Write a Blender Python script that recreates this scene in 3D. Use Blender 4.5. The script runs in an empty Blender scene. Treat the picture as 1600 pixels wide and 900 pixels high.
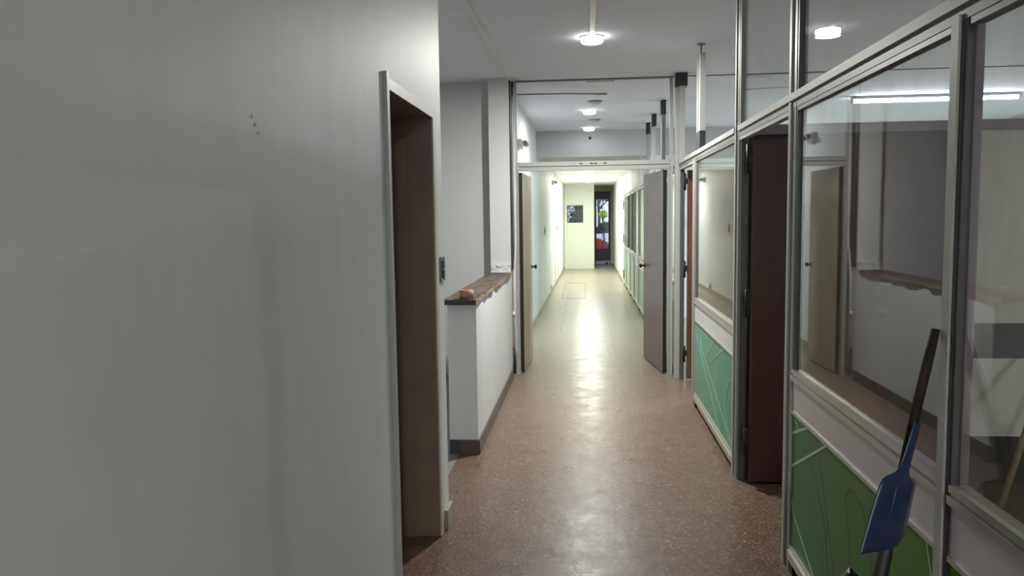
import bpy, bmesh, math, random
from mathutils import Vector, Matrix, noise
random.seed(4)
SC = bpy.context.scene
COL = SC.collection

# ------------------------------------------------------------------ camera
def make_camera():
    yaw, pitch, roll = math.radians(-5.402), math.radians(-5.123), math.radians(-0.815)
    f = Vector((math.sin(yaw)*math.cos(pitch), math.cos(yaw)*math.cos(pitch), math.sin(pitch)))
    rt = Vector((math.cos(yaw), -math.sin(yaw), 0)); up = rt.cross(f)
    r2 = rt*math.cos(roll) + up*math.sin(roll); u2 = r2.cross(f)
    cd = bpy.data.cameras.new('camera'); cd.sensor_width = 36; cd.lens = 36*1220/1600
    cd.clip_start = 0.05; cd.clip_end = 200
    co = bpy.data.objects.new('camera', cd); COL.objects.link(co)
    m = Matrix((r2, u2, -f)).transposed().to_4x4(); m.translation = (0, 0, 1.55)
    co.matrix_world = m; SC.camera = co
make_camera()

# ------------------------------------------------------------------ world, light levels, exposure
W = bpy.data.worlds.new('world'); SC.world = W; W.use_nodes = True
_n = W.node_tree.nodes; _l = W.node_tree.links
_sky = _n.new('ShaderNodeTexSky'); _sky.sky_type = 'NISHITA'; _sky.sun_disc = False
_sky.sun_elevation = math.radians(48); _sky.sun_rotation = math.radians(200)
_l.new(_sky.outputs[0], _n['Background'].inputs[0]); _n['Background'].inputs[1].default_value = 0.55
SC.view_settings.view_transform = 'Standard'; SC.view_settings.look = 'None'
SC.view_settings.gamma = 1; SC.view_settings.use_curve_mapping = False
SC.view_settings.exposure = 0.0
P_NEAR, P_MID, P_FAR, P_TUBE, P_BACK_FILL, P_OFFICE_FILL = 94, 46, 52, 130, 90, 24      # lamp powers, watts
SC.cycles.max_bounces = 10; SC.cycles.diffuse_bounces = 5; SC.cycles.glossy_bounces = 5
SC.cycles.transparent_max_bounces = 24; SC.cycles.caustics_reflective = False
SC.cycles.sample_clamp_indirect = 6

# ------------------------------------------------------------------ materials
def nm(name):
    m = bpy.data.materials.new(name); m.use_nodes = True
    nt = m.node_tree; b = nt.nodes['Principled BSDF']; return m, nt, b
def lnk(nt, a, b): nt.links.new(a, b)
def noise_node(nt, scale, detail=4, rough=0.55, vec=None):
    t = nt.nodes.new('ShaderNodeTexNoise'); t.inputs['Scale'].default_value = scale
    t.inputs['Detail'].default_value = detail; t.inputs['Roughness'].default_value = rough
    if vec is not None: lnk(nt, vec, t.inputs['Vector'])
    return t
def ramp(nt, src, stops):
    r = nt.nodes.new('ShaderNodeValToRGB'); lnk(nt, src, r.inputs[0])
    e = r.color_ramp.elements
    e[0].position, e[0].color = stops[0][0], (*stops[0][1], 1)
    e[1].position, e[1].color = stops[-1][0], (*stops[-1][1], 1)
    for p, c in stops[1:-1]:
        x = e.new(p); x.color = (*c, 1)
    return r
def geo_pos(nt): return nt.nodes.new('ShaderNodeNewGeometry').outputs['Position']
def bump(nt, b, h, strength, dist=0.01):
    n = nt.nodes.new('ShaderNodeBump'); n.inputs['Strength'].default_value = strength; n.inputs['Distance'].default_value = dist
    lnk(nt, h, n.inputs['Height']); lnk(nt, n.outputs[0], b.inputs['Normal'])
def mix(nt, fac, a, b, mode='MIX'):
    m = nt.nodes.new('ShaderNodeMix'); m.data_type = 'RGBA'; m.blend_type = mode
    for i, v in ((0, fac), (6, a), (7, b)):
        if isinstance(v, (int, float)): m.inputs[i].default_value = v
        elif isinstance(v, tuple): m.inputs[i].default_value = (*v, 1)
        else: lnk(nt, v, m.inputs[i])
    return m.outputs[2]
def mapping(nt, vec, scale=(1, 1, 1)):
    m = nt.nodes.new('ShaderNodeMapping'); m.inputs['Scale'].default_value = scale; lnk(nt, vec, m.inputs[0]); return m.outputs[0]

def plain(name, col, rough=0.5, metal=0.0, var=0.06, scale=30, coat=0.0, bmp=0.0):
    m, nt, b = nm(name)
    p = geo_pos(nt); t = noise_node(nt, scale, vec=p)
    r = ramp(nt, t.outputs[0], [(0.3, tuple(c*(1-var) for c in col)), (0.7, tuple(min(1, c*(1+var)) for c in col))])
    lnk(nt, r.outputs[0], b.inputs['Base Color'])
    b.inputs['Roughness'].default_value = rough; b.inputs['Metallic'].default_value = metal
    b.inputs['Coat Weight'].default_value = coat
    if bmp: bump(nt, b, t.outputs[0], bmp, 0.002)
    return m
def plaster(name, col, dirt=(0.5, 0.49, 0.46), amount=0.25, rough=0.55, bmp=0.15):
    m, nt, b = nm(name); p = geo_pos(nt)
    big = noise_node(nt, 1.3, 5, 0.6, p); fine = noise_node(nt, 60, 6, 0.7, p)
    streak = noise_node(nt, 3.0, 5, 0.6, mapping(nt, p, (3, 3, 0.35)))
    f1 = ramp(nt, big.outputs[0], [(0.42, (0, 0, 0)), (0.75, (amount,)*3)])
    c = mix(nt, f1.outputs[0], col, dirt)
    f2 = ramp(nt, streak.outputs[0], [(0.45, (0, 0, 0)), (0.8, (amount*0.7,)*3)])
    c = mix(nt, f2.outputs[0], c, tuple(x*0.86 for x in dirt))
    sp = noise_node(nt, 22, 3, 0.6, p); f3 = ramp(nt, sp.outputs[0], [(0.72, (0, 0, 0)), (0.80, (0.35,)*3)])
    c = mix(nt, f3.outputs[0], c, tuple(x*0.75 for x in dirt))
    lnk(nt, c, b.inputs['Base Color']); b.inputs['Roughness'].default_value = rough
    mm = nt.nodes.new('ShaderNodeMath'); mm.operation = 'ADD'
    lnk(nt, big.outputs[0], mm.inputs[0]); lnk(nt, fine.outputs[0], mm.inputs[1])
    bump(nt, b, mm.outputs[0], bmp, 0.004)
    return m
def terrazzo():
    m, nt, b = nm('terrazzo'); p = geo_pos(nt)
    sep = nt.nodes.new('ShaderNodeSeparateXYZ'); lnk(nt, p, sep.inputs[0])
    v = nt.nodes.new('ShaderNodeTexVoronoi'); v.inputs['Scale'].default_value = 120; lnk(nt, p, v.inputs['Vector'])
    chips = ramp(nt, v.outputs['Color'], [(0.0, (0.080, 0.046, 0.036)), (0.45, (0.135, 0.082, 0.062)), (0.78, (0.185, 0.118, 0.090)), (0.93, (0.38, 0.28, 0.21))])
    v2 = nt.nodes.new('ShaderNodeTexVoronoi'); v2.inputs['Scale'].default_value = 52; lnk(nt, p, v2.inputs['Vector'])
    spk = ramp(nt, v2.outputs['Distance'], [(0.10, (1, 1, 1)), (0.16, (0, 0, 0))])
    n0 = noise_node(nt, 15, 2, 0.5, p); g0 = ramp(nt, n0.outputs[0], [(0.55, (0, 0, 0)), (0.62, (0.8,)*3)])
    c = mix(nt, mix(nt, 1.0, spk.outputs[0], g0.outputs[0], 'MULTIPLY'), chips.outputs[0], (0.50, 0.40, 0.33))
    # greenish beige toward the far end: corridor light and reflection painted into the colour
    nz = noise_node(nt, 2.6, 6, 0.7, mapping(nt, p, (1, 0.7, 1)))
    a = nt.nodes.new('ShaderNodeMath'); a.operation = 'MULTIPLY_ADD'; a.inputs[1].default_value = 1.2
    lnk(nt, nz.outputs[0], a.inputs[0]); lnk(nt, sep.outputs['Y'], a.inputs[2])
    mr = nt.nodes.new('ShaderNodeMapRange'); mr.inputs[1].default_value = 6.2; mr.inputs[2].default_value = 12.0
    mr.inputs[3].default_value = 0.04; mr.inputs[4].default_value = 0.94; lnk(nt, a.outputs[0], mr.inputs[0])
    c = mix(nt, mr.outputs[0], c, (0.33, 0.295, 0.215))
    # tile joints, 34 cm
    def joint(axis, off):
        s = nt.nodes.new('ShaderNodeMath'); s.operation = 'PINGPONG'; s.inputs[1].default_value = 0.17
        o = nt.nodes.new('ShaderNodeMath'); o.operation = 'ADD'; o.inputs[1].default_value = off
        lnk(nt, sep.outputs[axis], o.inputs[0]); lnk(nt, o.outputs[0], s.inputs[0])
        q = nt.nodes.new('ShaderNodeMath'); q.operation = 'LESS_THAN'; q.inputs[1].default_value = 0.0032
        lnk(nt, s.outputs[0], q.inputs[0]); return q.outputs[0]
    j = nt.nodes.new('ShaderNodeMath'); j.operation = 'MAXIMUM'
    lnk(nt, joint('X', 0.0), j.inputs[0]); lnk(nt, joint('Y', 0.1), j.inputs[1])
    jn = noise_node(nt, 2.5, 3, 0.5, p); jr = ramp(nt, jn.outputs[0], [(0.40, (0.25,)*3), (0.6, (0.9,)*3)])
    jf = nt.nodes.new('ShaderNodeMath'); jf.operation = 'MULTIPLY'; lnk(nt, j.outputs[0], jf.inputs[0]); lnk(nt, jr.outputs[0], jf.inputs[1])
    c = mix(nt, jf.outputs[0], c, (0.10, 0.075, 0.06))
    lnk(nt, c, b.inputs['Base Color'])
    rr = noise_node(nt, 5, 5, 0.7, p); r2 = ramp(nt, rr.outputs[0], [(0.3, (0.25,)*3), (0.75, (0.42,)*3)])
    lnk(nt, r2.outputs[0], b.inputs['Roughness']); b.inputs['Specular IOR Level'].default_value = 0.42
    hb = noise_node(nt, 9, 3, 0.6, p)
    hs = nt.nodes.new('ShaderNodeMath'); hs.operation = 'MULTIPLY_ADD'; hs.inputs[1].default_value = -0.5
    lnk(nt, jf.outputs[0], hs.inputs[0]); lnk(nt, hb.outputs[0], hs.inputs[2])
    bump(nt, b, hs.outputs[0], 0.22, 0.01)
    return m
def wood(name, c1, c2, rough=0.3, axis='Z', coat=0.3, scale=1.0):
    m, nt, b = nm(name); tc = nt.nodes.new('ShaderNodeTexCoord').outputs['Object']
    sc = {'Z': (9, 9, 0.7), 'Y': (9, 0.7, 9), 'X': (0.7, 9, 9)}[axis]
    t = noise_node(nt, 4*scale, 6, 0.65, mapping(nt, tc, sc))
    r = ramp(nt, t.outputs[0], [(0.3, c1), (0.7, c2)]); lnk(nt, r.outputs[0], b.inputs['Base Color'])
    b.inputs['Roughness'].default_value = rough; b.inputs['Specular IOR Level'].default_value = 0.5 if rough < 0.6 else 0.15; b.inputs['Coat Weight'].default_value = coat; b.inputs['Coat Roughness'].default_value = 0.15
    bump(nt, b, t.outputs[0], 0.08, 0.003)
    return m
def glass(name='clear_glass', dirt=0.015, tint=(0.96, 0.98, 0.97)):
    m = bpy.data.materials.new(name); m.use_nodes = True; nt = m.node_tree
    for n in list(nt.nodes): nt.nodes.remove(n)
    out = nt.nodes.new('ShaderNodeOutputMaterial'); g = nt.nodes.new('ShaderNodeNewGeometry')
    d = nt.nodes.new('ShaderNodeVectorMath'); d.operation = 'DOT_PRODUCT'; lnk(nt, g.outputs['Normal'], d.inputs[0]); lnk(nt, g.outputs['Incoming'], d.inputs[1])
    ab = nt.nodes.new('ShaderNodeMath'); ab.operation = 'ABSOLUTE'; lnk(nt, d.outputs['Value'], ab.inputs[0])
    om = nt.nodes.new('ShaderNodeMath'); om.operation = 'SUBTRACT'; om.inputs[0].default_value = 1; lnk(nt, ab.outputs[0], om.inputs[1])
    pw = nt.nodes.new('ShaderNodeMath'); pw.operation = 'POWER'; pw.inputs[1].default_value = 5; lnk(nt, om.outputs[0], pw.inputs[0])
    ma = nt.nodes.new('ShaderNodeMath'); ma.operation = 'MULTIPLY_ADD'; ma.inputs[1].default_value = 0.96; ma.inputs[2].default_value = 0.04; lnk(nt, pw.outputs[0], ma.inputs[0])
    tr = nt.nodes.new('ShaderNodeBsdfTransparent'); tr.inputs[0].default_value = (*tint, 1)
    gl = nt.nodes.new('ShaderNodeBsdfGlossy'); gl.inputs['Roughness'].default_value = 0.0
    mx = nt.nodes.new('ShaderNodeMixShader'); lnk(nt, ma.outputs[0], mx.inputs[0]); lnk(nt, tr.outputs[0], mx.inputs[1]); lnk(nt, gl.outputs[0], mx.inputs[2])
    df = nt.nodes.new('ShaderNodeBsdfDiffuse'); df.inputs[0].default_value = (0.6, 0.6, 0.6, 1)
    ns = noise_node(nt, 7, 6, 0.7, mapping(nt, g.outputs['Position'], (1, 1, 0.5)))
    r = ramp(nt, ns.outputs[0], [(0.45, (dirt*0.4,)*3), (0.75, (dirt*3,)*3)])
    m2 = nt.nodes.new('ShaderNodeMixShader'); lnk(nt, r.outputs[0], m2.inputs[0]); lnk(nt, mx.outputs[0], m2.inputs[1]); lnk(nt, df.outputs[0], m2.inputs[2])
    lnk(nt, m2.outputs[0], out.inputs[0]); return m
def emis(name, col, s):
    m, nt, b = nm(name); b.inputs['Base Color'].default_value = (0.8, 0.8, 0.8, 1)
    b.inputs['Emission Color'].default_value = (*col, 1); b.inputs['Emission Strength'].default_value = s; return m
def print_green(name, axis_lo, axis_hi, c_far, c_near):
    m, nt, b = nm(name); p = geo_pos(nt); sep = nt.nodes.new('ShaderNodeSeparateXYZ'); lnk(nt, p, sep.inputs[0])
    mr = nt.nodes.new('ShaderNodeMapRange'); mr.inputs[1].default_value = axis_lo; mr.inputs[2].default_value = axis_hi; lnk(nt, sep.outputs['Y'], mr.inputs[0])
    c = mix(nt, mr.outputs[0], c_near, c_far)
    v = noise_node(nt, 2.2, 4, 0.5, mapping(nt, p, (1, 3, 0.8)))
    f = ramp(nt, v.outputs[0], [(0.4, (0.0,)*3), (0.65, (0.35,)*3)])
    c = mix(nt, f.outputs[0], c, tuple(x*0.6 for x in c_near))
    lnk(nt, c, b.inputs['Base Color']); b.inputs['Roughness'].default_value = 0.45; b.inputs['Specular IOR Level'].default_value = 0.25; return m

M = {}
M['wall'] = plaster('white_wall_paint', (0.74, 0.775, 0.79), amount=0.22)
M['hall'] = plaster('light_grey_hall_paint', (0.50, 0.515, 0.52), amount=0.15)
M['pilaster'] = plaster('pale_grey_pilaster_paint', (0.60, 0.61, 0.61), amount=0.12)
M['crosspale'] = plaster('pale_cross_partition_paint', (0.82, 0.82, 0.76), amount=0.1)
M['wallfar'] = plaster('white_corridor_paint', (0.78, 0.79, 0.80), amount=0.10)
M['cream'] = plaster('pale_green_wall_paint', (0.80, 0.84, 0.72), amount=0.06)
M['olive'] = plaster('olive_beige_wall_paint', (0.60, 0.58, 0.42), amount=0.1)
M['ceil'] = plaster('ceiling_paint', (0.78, 0.81, 0.90), amount=0.12, rough=0.8)
M['beam'] = plaster('grey_beam_paint', (0.52, 0.52, 0.54), amount=0.06)
M['ceilfar'] = plaster('far_ceiling_paint', (0.86, 0.86, 0.84), amount=0.05, rough=0.8)
M['lilac'] = plaster('mauve_partition_paint', (0.40, 0.32, 0.40), amount=0.05)
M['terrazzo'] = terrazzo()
M['greyfloor'] = plain('grey_hall_floor', (0.20, 0.21, 0.20), 0.4)
M['alu'] = plain('grey_aluminium', (0.42, 0.445, 0.42), 0.5, 0.12, var=0.04, scale=12)
M['alumid'] = plain('shaded_aluminium', (0.17, 0.175, 0.165), 0.45, 0.2, var=0.05, scale=12)  # darker copy of the aluminium, shade of recesses put into its colour
M['plum'] = plain('dark_plum_bronze', (0.050, 0.042, 0.055), 0.4, 0.2)
M['alujack'] = plain('grey_painted_post', (0.29, 0.305, 0.30), 0.55)
M['aludark'] = plain('dark_anodised_groove', (0.10, 0.105, 0.11), 0.4, 0.3)
M['silver'] = plain('worn_silver_rail', (0.50, 0.49, 0.43), 0.35, 0.6)
M['black'] = plain('black_metal', (0.012, 0.012, 0.014), 0.45)
M['blackplastic'] = plain('black_plastic_cap', (0.02, 0.022, 0.026), 0.5)
M['brown'] = wood('dark_varnished_door', (0.058, 0.020, 0.013), (0.092, 0.034, 0.021), 0.32)
M['mauve'] = wood('mauve_brown_door', (0.110, 0.062, 0.068), (0.165, 0.100, 0.110), 0.30, coat=0.15)
M['tandoor'] = wood('tan_door_face', (0.36, 0.29, 0.21), (0.46, 0.38, 0.28), 0.45, coat=0.0)
M['chip'] = plain('exposed_grey_plaster', (0.60, 0.60, 0.59), 0.8)
M['jamb'] = plain('brown_painted_jamb', (0.24, 0.185, 0.14), 0.5, var=0.08, scale=6)
M['creamframe'] = plain('cream_door_frame', (0.60, 0.57, 0.46), 0.45, var=0.05)
M['capwood'] = wood('weathered_cap_wood', (0.030, 0.022, 0.018), (0.145, 0.118, 0.10), 0.65, 'Y', 0.0)
M['capedge'] = wood('raw_wood_edge', (0.14, 0.10, 0.06), (0.36, 0.30, 0.21), 0.7, 'Y', 0.0)
M['skirt'] = plain('dark_terrazzo_skirting', (0.085, 0.060, 0.052), 0.35, var=0.3, scale=60)
M['skirtpale'] = plain('beige_terrazzo_skirting', (0.34, 0.30, 0.23), 0.4, var=0.15, scale=60)
M['whiteboard'] = plain('white_infill_board', (0.55, 0.55, 0.58), 0.3, var=0.03, coat=0.3)
M['greenA'] = print_green('teal_green_print', 4.7, 6.4, (0.145, 0.35, 0.235), (0.115, 0.29, 0.19))
M['greenB'] = print_green('grass_green_print', 2.0, 3.35, (0.05, 0.19, 0.10), (0.11, 0.24, 0.025))
M['greenC'] = plain('pale_green_board', (0.36, 0.54, 0.40), 0.35)
M['lineP'] = plain('pale_green_line', (0.42, 0.62, 0.44), 0.35)
M['lineA'] = plain('soft_teal_line', (0.20, 0.41, 0.29), 0.5)
M['lineD'] = plain('dark_leaf_line', (0.050, 0.125, 0.035), 0.45)
M['glass'] = glass()
M['gdirty'] = glass('dusty_glass', 0.03)
M['whiteplastic'] = plain('white_plastic', (0.70, 0.70, 0.68), 0.4, var=0.02)
M['greyplastic'] = plain('grey_switch_box', (0.22, 0.24, 0.25), 0.45)
M['chrome'] = plain('steel', (0.55, 0.55, 0.55), 0.2, 0.9)
M['lamp'] = emis('lit_downlight_lens', (1.0, 0.98, 0.90), 15)
M['lampfar'] = emis('lit_far_lens', (0.97, 1.0, 0.88), 22)
M['lampmid'] = emis('lit_mid_lens', (0.97, 1.0, 0.95), 7)
M['tube'] = emis('lit_tube', (0.80, 0.90, 1.0), 80)
M['blue'] = plain('blue_plastic', (0.010, 0.026, 0.080), 0.30, var=0.05, coat=0.3)
M['stick'] = wood('dark_broomstick_wood', (0.018, 0.014, 0.008), (0.045, 0.034, 0.020), 0.7, 'Z', 0.0)
M['palestick'] = wood('pale_broomstick_wood', (0.22, 0.15, 0.08), (0.36, 0.27, 0.16), 0.5, 'Z', 0.0)
M['bag'] = plain('black_bin_bag', (0.010, 0.010, 0.011), 0.3, bmp=0.3)
M['tape'] = plain('brown_parcel_tape', (0.36, 0.22, 0.14), 0.3)
M['tapecore'] = plain('red_tape_core', (0.55, 0.10, 0.05), 0.5)
M['broken'] = plaster('broken_plaster', (0.62, 0.66, 0.66), amount=0.5, bmp=0.8)
M['darkdoor'] = plain('charcoal_door_paint', (0.035, 0.035, 0.045), 0.4)
M['asphalt'] = plain('street_asphalt', (0.16, 0.155, 0.16), 0.9, scale=20)
M['facade'] = plain('house_facade_paint', (0.66, 0.62, 0.68), 0.9)
M['leafd'] = plain('dark_leaves', (0.035, 0.08, 0.03), 0.6, var=0.4)
M['leafl'] = plain('yellow_green_leaves', (0.34, 0.50, 0.05), 0.6, var=0.3)  # bright yellow green leaf colour
M['bark'] = plain('tree_bark', (0.05, 0.04, 0.035), 0.9)
M['carred'] = plain('red_car_paint', (0.55, 0.02, 0.03), 0.25, coat=0.8)
M['carwhite'] = plain('white_car_paint', (0.60, 0.55, 0.60), 0.25, coat=0.8)
M['carglass'] = plain('tinted_car_glass', (0.02, 0.022, 0.03), 0.08)
M['tyre'] = plain('tyre_rubber', (0.015, 0.015, 0.015), 0.8)
M['darkpanel'] = plain('dark_office_board', (0.050, 0.046, 0.046), 0.4)
M['dimwall'] = plaster('office_wall_paint', (0.46, 0.48, 0.44), amount=0.1)
M['tile'] = plain('dark_office_shadowgap', (0.03, 0.028, 0.03), 0.6)

# ------------------------------------------------------------------ mesh helpers (world coordinates)
def bm_new(): return bmesh.new()
def box(bm, x0, x1, y0, y1, z0, z1, mi=0, bev=0.0):
    vs = [bm.verts.new((x, y, z)) for z in (z0, z1) for y in (y0, y1) for x in (x0, x1)]
    fs = [(0, 2, 3, 1), (4, 5, 7, 6), (0, 1, 5, 4), (2, 6, 7, 3), (0, 4, 6, 2), (1, 3, 7, 5)]
    new = [bm.faces.new([vs[i] for i in f]) for f in fs]
    for f in new: f.material_index = mi
    if bev > 0:
        es = list({e for f in new for e in f.edges})
        r = bmesh.ops.bevel(bm, geom=es, offset=bev, segments=2, profile=0.5, affect='EDGES')
        for f in r['faces']: f.material_index = mi
    return bm
def prism(bm, pts, z0, z1, mi=0, axis='Z'):
    """polygon pts (a,b) extruded between z0,z1 along axis"""
    def P(a, b, c): return {'Z': (a, b, c), 'X': (c, a, b), 'Y': (a, c, b)}[axis]
    lo = [bm.verts.new(P(a, b, z0)) for a, b in pts]; hi = [bm.verts.new(P(a, b, z1)) for a, b in pts]
    n = len(pts); fs = [bm.faces.new(lo[::-1]), bm.faces.new(hi)]
    for i in range(n): fs.append(bm.faces.new((lo[i], lo[(i+1) % n], hi[(i+1) % n], hi[i])))
    for f in fs: f.material_index = mi
    bmesh.ops.recalc_face_normals(bm, faces=bm.faces[:])
def tube(bm, pts, rad, seg=12, mi=0):
    pts = [Vector(p) for p in pts]; rads = rad if isinstance(rad, (list, tuple)) else [rad]*len(pts)
    rings = []
    for i, p in enumerate(pts):
        d = (pts[min(i+1, len(pts)-1)] - pts[max(i-1, 0)]).normalized()
        a = d.orthogonal().normalized() if abs(d.z) < 0.95 else d.cross(Vector((0, 1, 0))).normalized()
        if i and rings_a.dot(a) < 0.2:
            a = (rings_a - d*rings_a.dot(d)).normalized()
        rings_a = a; b = d.cross(a)
        rings.append([bm.verts.new(p + (a*math.cos(t)+b*math.sin(t))*rads[i]) for t in [2*math.pi*k/seg for k in range(seg)]])
    for r0, r1 in zip(rings, rings[1:]):
        for k in range(seg):
            f = bm.faces.new((r0[k], r0[(k+1) % seg], r1[(k+1) % seg], r1[k])); f.material_index = mi; f.smooth = True
    for f in (bm.faces.new(rings[0][::-1]), bm.faces.new(rings[-1])): f.material_index = mi
def lathe(bm, c, prof, seg=32, mi=0, axis='Z', closed=False):
    """prof: list of (r, h)"""
    c = Vector(c); rings = []
    def P(r, h, t):
        a, b = r*math.cos(t), r*math.sin(t)
        return c + Vector({'Z': (a, b, h), 'X': (h, a, b), 'Y': (a, h, b)}[axis])
    for r, h in prof:
        if r < 1e-6: rings.append([bm.verts.new(P(0, h, 0))])
        else: rings.append([bm.verts.new(P(r, h, 2*math.pi*k/seg)) for k in range(seg)])
    prs = list(zip(rings, rings[1:]))
    if closed: prs.append((rings[-1], rings[0]))
    for r0, r1 in prs:
        for k in range(seg):
            k2 = (k+1) % seg
            vs = [r0[k % len(r0)], r0[k2 % len(r0)], r1[k2 % len(r1)], r1[k % len(r1)]]
            u = []
            for v in vs:
                if v not in u: u.append(v)
            if len(u) > 2:
                f = bm.faces.new(u); f.material_index = mi; f.smooth = True
    bmesh.ops.recalc_face_normals(bm, faces=bm.faces[:])
def obox(bm, p0, p1, w0, w1, z0, z1, mi=0):
    """box along p0->p1 (x,y), from lateral offset w0 to w1 (right hand side positive)"""
    a, b = Vector(p0), Vector(p1); d = (b-a).normalized(); n = Vector((d.y, -d.x))
    q = [a+n*w0, a+n*w1, b+n*w1, b+n*w0]
    prism(bm, [(v.x, v.y) for v in q], z0, z1, mi)
def strip_yz(bm, x, pts, w, t=0.0012, mi=0):
    """printed line on a plane x=const; pts (y,z)"""
    for (a, b) in zip(pts, pts[1:]):
        a, b = Vector(a), Vector(b); d = b-a
        if d.length < 1e-6: continue
        d.normalize(); n = Vector((-d.y, d.x))*w/2
        q = [a+n, b+n, b-n, a-n]
        prism(bm, [(v.x, v.y) for v in q], x-t, x+0.0005, mi, 'X')

def obj(name, bm, mats, parent=None, label=None, cat=None, group=None, kind=None, origin=None):
    if not isinstance(mats, (list, tuple)): mats = [mats]
    bm.verts.ensure_lookup_table()
    if parent is not None: o0 = wloc(parent)
    if origin is None:
        xs = [v.co for v in bm.verts]
        mn = Vector((min(v.x for v in xs), min(v.y for v in xs), min(v.z for v in xs))); mxx = Vector((max(v.x for v in xs), max(v.y for v in xs), max(v.z for v in xs)))
        origin = Vector(((mn.x+mxx.x)/2, (mn.y+mxx.y)/2, mn.z))
    origin = Vector(origin)
    bmesh.ops.translate(bm, verts=bm.verts[:], vec=-origin)
    me = bpy.data.meshes.new(name); bm.to_mesh(me); bm.free()
    for m in mats: me.materials.append(m)
    o = bpy.data.objects.new(name, me); COL.objects.link(o)
    o['_w'] = list(origin)
    if parent is not None: o.parent = parent; o.location = origin - o0
    else: o.location = origin
    return tag(o, label, cat, group, kind)
def wloc(o): return Vector(o['_w'])
def tag(o, label=None, cat=None, group=None, kind=None):
    if label: o['label'] = label
    if cat: o['category'] = cat
    if group: o['group'] = group
    if kind: o['kind'] = kind
    return o
def empty(name, loc, label=None, cat=None, group=None, kind=None):
    o = bpy.data.objects.new(name, None); COL.objects.link(o); o.location = loc; o['_w'] = list(loc)
    o.empty_display_size = 0.1
    return tag(o, label, cat, group, kind)
def struct(name, boxes, mat, label=None, parent=None):
    bm = bm_new()
    for b in boxes: box(bm, *b)
    return obj(name, bm, mat, parent, label=label, kind='structure' if parent is None else None)

XL, XR, ZC, ZD = -0.71, 0.87, 2.86, 2.52

# ------------------------------------------------------------------ the shell
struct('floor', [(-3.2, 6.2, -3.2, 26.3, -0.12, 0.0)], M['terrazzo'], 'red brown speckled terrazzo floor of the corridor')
struct('floor_hall', [(-3.0, -0.832, 3.88, 7.58, 0.0, 0.004)], M['greyfloor'], 'grey floor patch behind the half wall')
bm = bm_new(); box(bm, -3.2, 6.2, -3.2, 12.06, ZC, ZC+0.15)
obj('ceiling', bm, M['ceil'], kind='structure', label='flat painted ceiling over the near half of the corridor')
struct('ceiling_far', [(-1.2, 2.8, 12.10, 26.3, ZD, ZD+0.2)], M['ceilfar'], 'lower white ceiling of the far corridor')
struct('trim_beam', [(-3.2, 6.2, 12.06, 12.10, 2.46, ZC+0.2)], M['beam'], 'ceiling beam crossing the corridor')
struct('trim_ceiling_joint', [(-0.66, 6.0, 7.615, 7.63, ZC-0.006, ZC)], M['tile'], 'dark joint line across the ceiling')

# near left wall with its doorway
bm = bm_new()
box(bm, -0.91, XL, -3.0, 2.80, 0, ZC); box(bm, -0.91, XL, 3.715, 3.87, 0, ZC); box(bm, -0.91, XL, 2.80, 3.715, 2.06, ZC)
def chip(y, z, r, ry=1.0):
    pts = [(y+ry*r*math.cos(a)*random.uniform(0.5, 1.2), z+r*math.sin(a)*random.uniform(0.5, 1.2)) for a in [k*math.pi/4 for k in range(8)]]
    prism(bm, pts, XL-0.0005, XL+0.0012, 1, 'X')
for y, z, r, ry in ((1.64, 1.775, 0.005, 1), (1.655, 1.758, 0.006, 1.3), (1.67, 1.742, 0.004, 2), (1.31, 1.494, 0.003, 1), (2.66, 0.06, 0.03, 0.5), (2.70, 0.12, 0.035, 0.4), (2.735, 0.05, 0.03, 0.4), (2.74, 0.23, 0.03, 0.25)): chip(y, z, r, ry)
obj('wall_left', bm, [M['wall'], M['chip']], kind='structure', label='worn white plaster wall on the left')
struct('wall_hall_near', [(-3.0, -0.91, 3.72, 3.87, 0, ZC)], M['wall'], 'white wall of the side hall')
struct('wall_hall_far', [(-3.0, -0.79, 7.59, 7.87, 0, ZC)], M['hall'], 'pale grey wall behind the half wall')
struct('wall_hall_side', [(-3.2, -3.0, -3.2, 12.3, 0, ZC)], M['wall'], 'outer wall of the side hall')
struct('wall_pilaster', [(-0.906, XL, 7.45, 7.59, 0, ZC)], M['pilaster'], 'pale pilaster at the end of the half wall')
struct('wall_rear', [(-3.2, 6.2, -3.2, -3.0, 0, ZC)], M['wall'], 'wall behind the viewpoint')
struct('wall_half', [(-0.90, XL, 5.0, 7.45, 0, 1.0)], M['wall'], 'waist high white half wall along the corridor')
bm = bm_new()
box(bm, XL, XL+0.012, 5.0, 7.45, 0, 0.095); box(bm, -0.835, XL+0.012, 4.985, 5.0, 0, 0.095)
obj('baseboard_half_wall', bm, M['skirt'], kind='structure', label='dark skirting round the half wall')
struct('baseboard_half_wall_end', [(-0.90, -0.837, 4.985, 5.0, 0, 0.095)], plain('slate_skirting', (0.05, 0.055, 0.06), 0.5), 'slate coloured skirting piece')
bm = bm_new(); box(bm, XL, XL+0.02, 3.735, 3.875, 0, 0.10, bev=0.003)
obj('baseboard_left', bm, [M['skirtpale']], kind='structure', label='short beige skirting piece beside the left doorway')
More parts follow.
